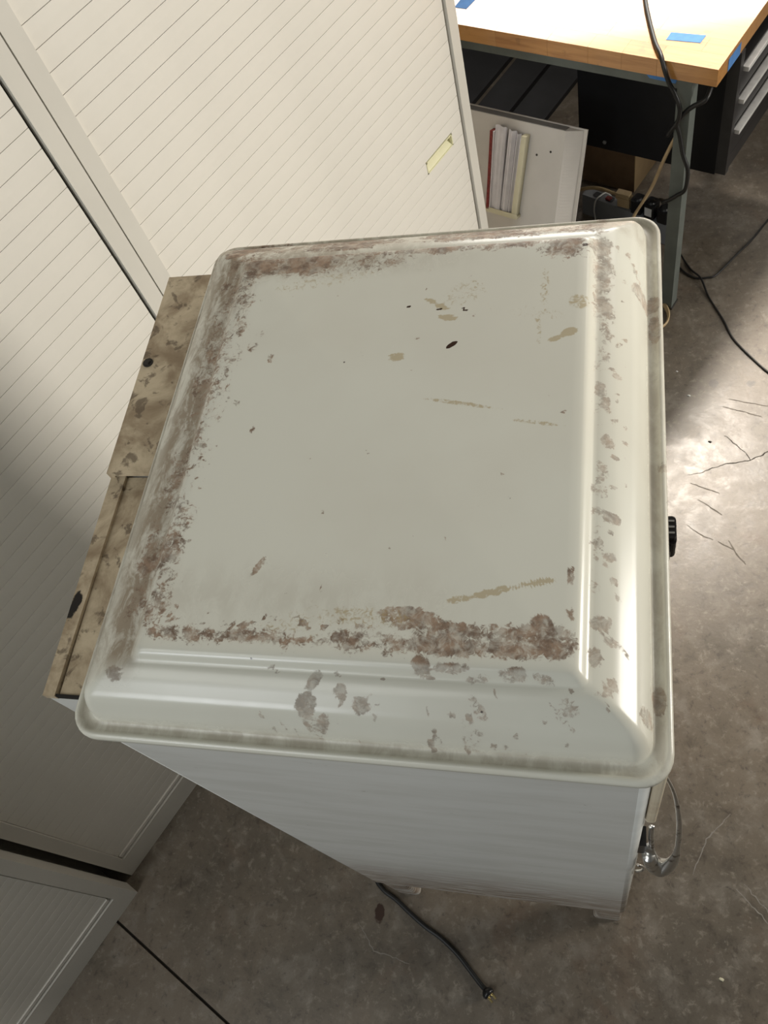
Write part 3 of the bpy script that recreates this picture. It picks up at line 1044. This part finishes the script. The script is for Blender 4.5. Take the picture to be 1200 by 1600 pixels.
for k, (ta, tb, xa, xb, zt, ln, lab) in enumerate((
        (-0.155, -0.120, -0.021, -0.016, 0.578, 0.004, 'white folded paper next to the red booklet in the document pocket'),
        (-0.120, -0.096, -0.018, -0.012, 0.572, 0.009, 'creased white paper in the middle of the document pocket'),
        (-0.096, -0.082, -0.016, -0.008, 0.566, 0.010, 'greyish paper sheet beside the cream flap of the document pocket'))):
    bm = bmesh.new()
    n_ = 6
    cols = []
    for i in range(n_ + 1):
        q = i / n_
        t = ta + (tb - ta) * q
        off = 0.004 * math.sin(q * math.pi * 2 + k)
        cols.append(((xa + off, -(t + .10), 0.002), (xa + off * 1.3 - .002, -(t + .10) - ln, zt - .345), (xb + off, -(t + .10), 0.002), (xb + off, -(t + .10) - ln, zt - .345 - .006)))
    vv = [[bm.verts.new(p) for p in c] for c in cols]
    for a, b in zip(vv[:-1], vv[1:]):
        bm.faces.new((a[0], b[0], b[1], a[1])); bm.faces.new((a[2], a[3], b[3], b[2]))
        bm.faces.new((a[1], b[1], b[3], a[3])); bm.faces.new((a[0], a[2], b[2], b[0]))
    bm.faces.new((vv[0][0], vv[0][1], vv[0][3], vv[0][2])); bm.faces.new((vv[-1][0], vv[-1][2], vv[-1][3], vv[-1][1]))
    o = obj('paper', bm, PAPER, None)
    lean(o, -0.053, 0.4165)
    tag(o, lab, 'paper', 'papers in the document pocket')

# ------------------------------------------------------------------ things on the floor under the bench
ps = empty('power_strip', W(2.602, 0.09, 0), YAW - 0.12, 'grey metal power strip lying on the floor behind the refrigerator', 'power strip')
bm = bmesh.new()
box(bm, (-0.019, -0.175, 0.0), (0.019, 0.165, 0.085))
obj('case', bm, GREYPLAST, ps, bevel=0.004)
for k in range(6):
    bm = bmesh.new()
    prism(bm, rrect(-0.010, 0.014, -0.15 + k * .05, -0.122 + k * .05, 0.006, 3), 0.0845, 0.0865)
    obj('outlet', bm, BLKPLAST, ps)
bm = bmesh.new()
box(bm, (-.006, 0.060, 0.085), (.008, 0.078, 0.092))
tag(obj('rocker_switch', bm, REDBOOK, ps, bevel=0.002), 'small red rocker switch')
for k, (t, hgt, lab) in enumerate(((0.140, 0.050, 'black plug adapter in the power strip, touching the tan plug'), (0.190, 0.056, 'tall black plug adapter in the power strip under the tan cord'), (0.240, 0.048, 'black plug at the power strip end nearest the bench leg'))):
    ad = empty('plug_adapter', W(2.602 - .12 * (t - .09), t, 0.0866), YAW - 0.12, lab, 'plug', 'black plugs in the power strip')
    bm = bmesh.new()
    prism(bm, rrect(-0.022, 0.022, -0.020, 0.020, 0.008, 4), 0, hgt)
    obj('housing', bm, BLKPLAST, ad, bevel=0.004)
    bm = bmesh.new()
    cyl(bm, (-0.004, 0, hgt), (0, 0, 1), 0.014, 0.006, 16, 0.010)
    obj('cable_collar', bm, RUBBER, ad)
    if k == 1:
        bm = bmesh.new()
        box(bm, (-0.0232, -0.013, 0.012), (-0.0221, 0.013, 0.045))
        tag(obj('sticker', bm, WHITEPL, ad), 'white sticker')

ext = empty('extension_cord', W(2.603, 0.085, 0.0866), YAW, 'tan flat extension cord with a block plug in the grey power strip', 'extension cord')


def loc(o, p):
    return o.matrix_basis.inverted() @ W(*p)


bm = bmesh.new()
path = catmull([loc(ext, p) for p in ((2.50, -.17, .008), (2.57, -.145, .008), (2.60, -.128, .04), (2.60, -.105, .085), (2.60, -.062, .116), (2.60, -.01, .132), (2.60, .040, .128), (2.602, .062, .126))], 7)
tube(bm, path, 0.0085, 8, ry=0.004, up=(0.9, 0.1, 0.2))
obj('cable', bm, TAN, ext, smooth=True)
bm = bmesh.new()
box(bm, (-0.014, 0.020, 0.0), (0.014, -0.024, 0.036)); box(bm, (-0.012, 0.028, 0.028), (0.012, -0.020, 0.052))
obj('plug', bm, TAN, ext, bevel=0.005)

ext2 = empty('extension_cord', W(2.40, 0.25, 0), YAW, 'tan flat cord hanging from the bench leg down behind the refrigerator', 'extension cord')
bm = bmesh.new()
path = catmull([loc(ext2, p) for p in ((2.445, .36, .66), (2.43, .342, .62), (2.42, .330, .572), (2.40, .305, .494), (2.40, .272, .383), (2.40, .244, .315), (2.40, .214, .243), (2.39, .184, .126), (2.37, .17, .03), (2.34, .20, .009), (2.34, .30, .009), (2.318, .362, .009), (2.278, .405, .009), (2.225, .412, .009), (2.16, .36, .009))], 7)
tube(bm, path, 0.0085, 8, ry=0.004, up=(0.3, 0.9, 0.2))
obj('cable', bm, TAN, ext2, smooth=True)
bm = bmesh.new()
tube(bm, [loc(ext2, p) for p in ((2.436, .350, .636), (2.433, .346, .622), (2.426, .338, .602))], 0.0105, 10, up=(.3, .9, .2))
obj('cord_tie', bm, RUBBER, ext2)

ww = empty('white_wire', W(2.55, 0.0, 0), YAW, 'thin white wire looped over the grey power strip', 'wire')
bm = bmesh.new()
path = catmull([loc(ww, p) for p in ((2.68, .02, .006), (2.66, .01, .05), (2.634, .0, .088), (2.61, -.01, .091), (2.588, -.016, .086), (2.580, -.018, .05), (2.575, -.012, .004), (2.48, .01, .003))], 6)
tube(bm, path, 0.0028, 6, up=(.1, .9, .2))
obj('cable', bm, WHITEWIRE, ww, smooth=True)

# black cable from the bench top, round the leg to the strip
bc = empty('black_cable', W(2.30, 0.36, 0), YAW, 'black cable draped over the workbench edge and looped round its leg', 'cable')
h = BZ + 0.005
bm = bmesh.new()
path = catmull([loc(bc, p) for p in ((2.98, 0.02, h), (2.75, .06, h), (2.60, .125, h), (2.50, .18, h), (2.43, .224, h), (2.348, .28, h), (2.305, .315, h + .002), (2.285, .335, BZ - .012), (2.283, .35, .815), (2.283, .368, .785), (2.283, .383, .752), (2.286, .383, .722), (2.29, .377, .695), (2.293, .385, .665), (2.290, .400, .61), (2.288, .418, .565), (2.290, .415, .50), (2.292, .393, .472), (2.294, .37, .447), (2.304, .348, .425), (2.40, .312, .335), (2.50, .257, .245), (2.565, .215, .17), (2.588, .195, .150))], 7)
tube(bm, path, 0.0056, 8, up=(.2, .9, .15))
obj('cable', bm, RUBBER, bc, smooth=True)
bm = bmesh.new()
path = catmull([loc(bc, p) for p in ((2.294, .352, .655), (2.288, .372, .692), (2.296, .39, .725), (2.298, .412, .75), (2.30, .440, .772), (2.33, .4395, .785))], 6)
tube(bm, path, 0.0062, 8, up=(.2, .9, .15))
obj('cable_loop', bm, RUBBER, bc, smooth=True)

# two thin cords on the open floor
for nm, pts, lab in (
        ('thin_cord', [(.668, 2.21, .13), (.690, 2.18, .07), (.713, 2.123), (.747, 2.031), (.779, 1.976), (.801, 1.899), (.839, 1.801), (.865, 1.721), (.914, 1.642), (.955, 1.586), (1.03, 1.50)], 'thin black cord trailing over the floor towards the lower right'),
        ('thin_cord', [(.655, 2.205, .125), (.682, 2.165, .05), (.701, 2.079), (.725, 2.021), (.762, 1.987), (.80, 1.984), (.829, 1.995), (.893, 2.076), (.947, 2.144), (1.002, 2.229), (1.08, 2.33)], 'thin black cord curving over the floor up to the right, below the drawer unit')):
    o = empty(nm, (pts[4][0], pts[4][1], 0), 0, lab, 'cord', 'thin cords on the floor')
    zc = 0.0035 if 'lower' in lab else 0.0035
    bm = bmesh.new()
    tube(bm, [p - Vector(o.location) for p in catmull([(q[0], q[1], q[2] if len(q) > 2 else zc + (0.007 if ('lower' in lab and i == 4) else 0)) for i, q in enumerate(pts)], 6)], 0.0033, 6)
    obj('cable', bm, RUBBER, o, smooth=True)

# cardboard box and dark boards under the bench
cbx = empty('cardboard_box', W(2.76, 0, 0), YAW, 'brown cardboard box standing on the floor under the black drawer unit', 'box')
bm = bmesh.new()
box(bm, (0, 0.16, 0), (0.30, -0.042, 0.20))
obj('carton', bm, CARD, cbx, bevel=0.002)
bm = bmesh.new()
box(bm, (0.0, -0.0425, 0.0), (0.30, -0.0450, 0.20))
tag(obj('lit_side', bm, CARDLIT, cbx), 'carton side painted lighter, as if lit')  # lit side of the carton, painted in a lighter colour
bm = bmesh.new()
box(bm, (-0.004, 0.16, 0.20), (0.30, 0.06, 0.203))
obj('flap', bm, CARD, cbx)
for (ta, tb, sa, sb, zt, lab) in ((-1.05, -0.79, 2.62, 3.5, .020, 'dark grey board under the bench nearest the cabinet'), (-0.755, -0.61, 2.62, 3.5, .024, 'dark grey board in the middle of three under the bench'), (-0.595, -0.452, 2.62, 3.42, .020, 'dark grey board under the bench nearest the cardboard box')):
    o = empty('floor_board', W((sa + sb) / 2, (ta + tb) / 2), YAW, lab, 'board', 'dark boards under the workbench')
    bm = bmesh.new()
    box(bm, (-(sb - sa) / 2, -(tb - ta) / 2, 0), ((sb - sa) / 2, (tb - ta) / 2, zt))
    obj('panel', bm, BOARD, o, bevel=0.002)

# small litter
for nm, x, y, r, m, lab in (('paper_scrap', .695, 1.601, .004, WHITEPL, 'tiny white paper scrap on the floor, upper of two by the lid edge'),
                            ('paper_scrap', .727, 1.506, .006, WHITEPL, 'small white paper scrap on the floor, lower of two by the lid edge'),
                            ('wood_chip', .742, -.069, .006, CREAM, 'pale wood chip on the floor near the bottom right corner'),
                            ('metal_clip', .690, 2.0, .006, ALU, 'small bright clip on the floor beside the bench leg'),
                            ('dark_fleck', .780, 1.336, .006, CRACKM, 'dark fleck lying on the floor above the crack')):
    bm = bmesh.new()
    pts = [(r * (1 + 0.3 * math.sin(3.1 * k)) * math.cos(k * math.pi / 3), r * (0.7 + 0.3 * math.cos(2.3 * k)) * math.sin(k * math.pi / 3)) for k in range(6)]
    prism(bm, pts, 0, r * 0.5, [(p[0] * .6, p[1] * .6) for p in pts])
    o = obj(nm, bm, m)
    o.location = (x, y, 0)
    tag(o, lab, 'scrap')
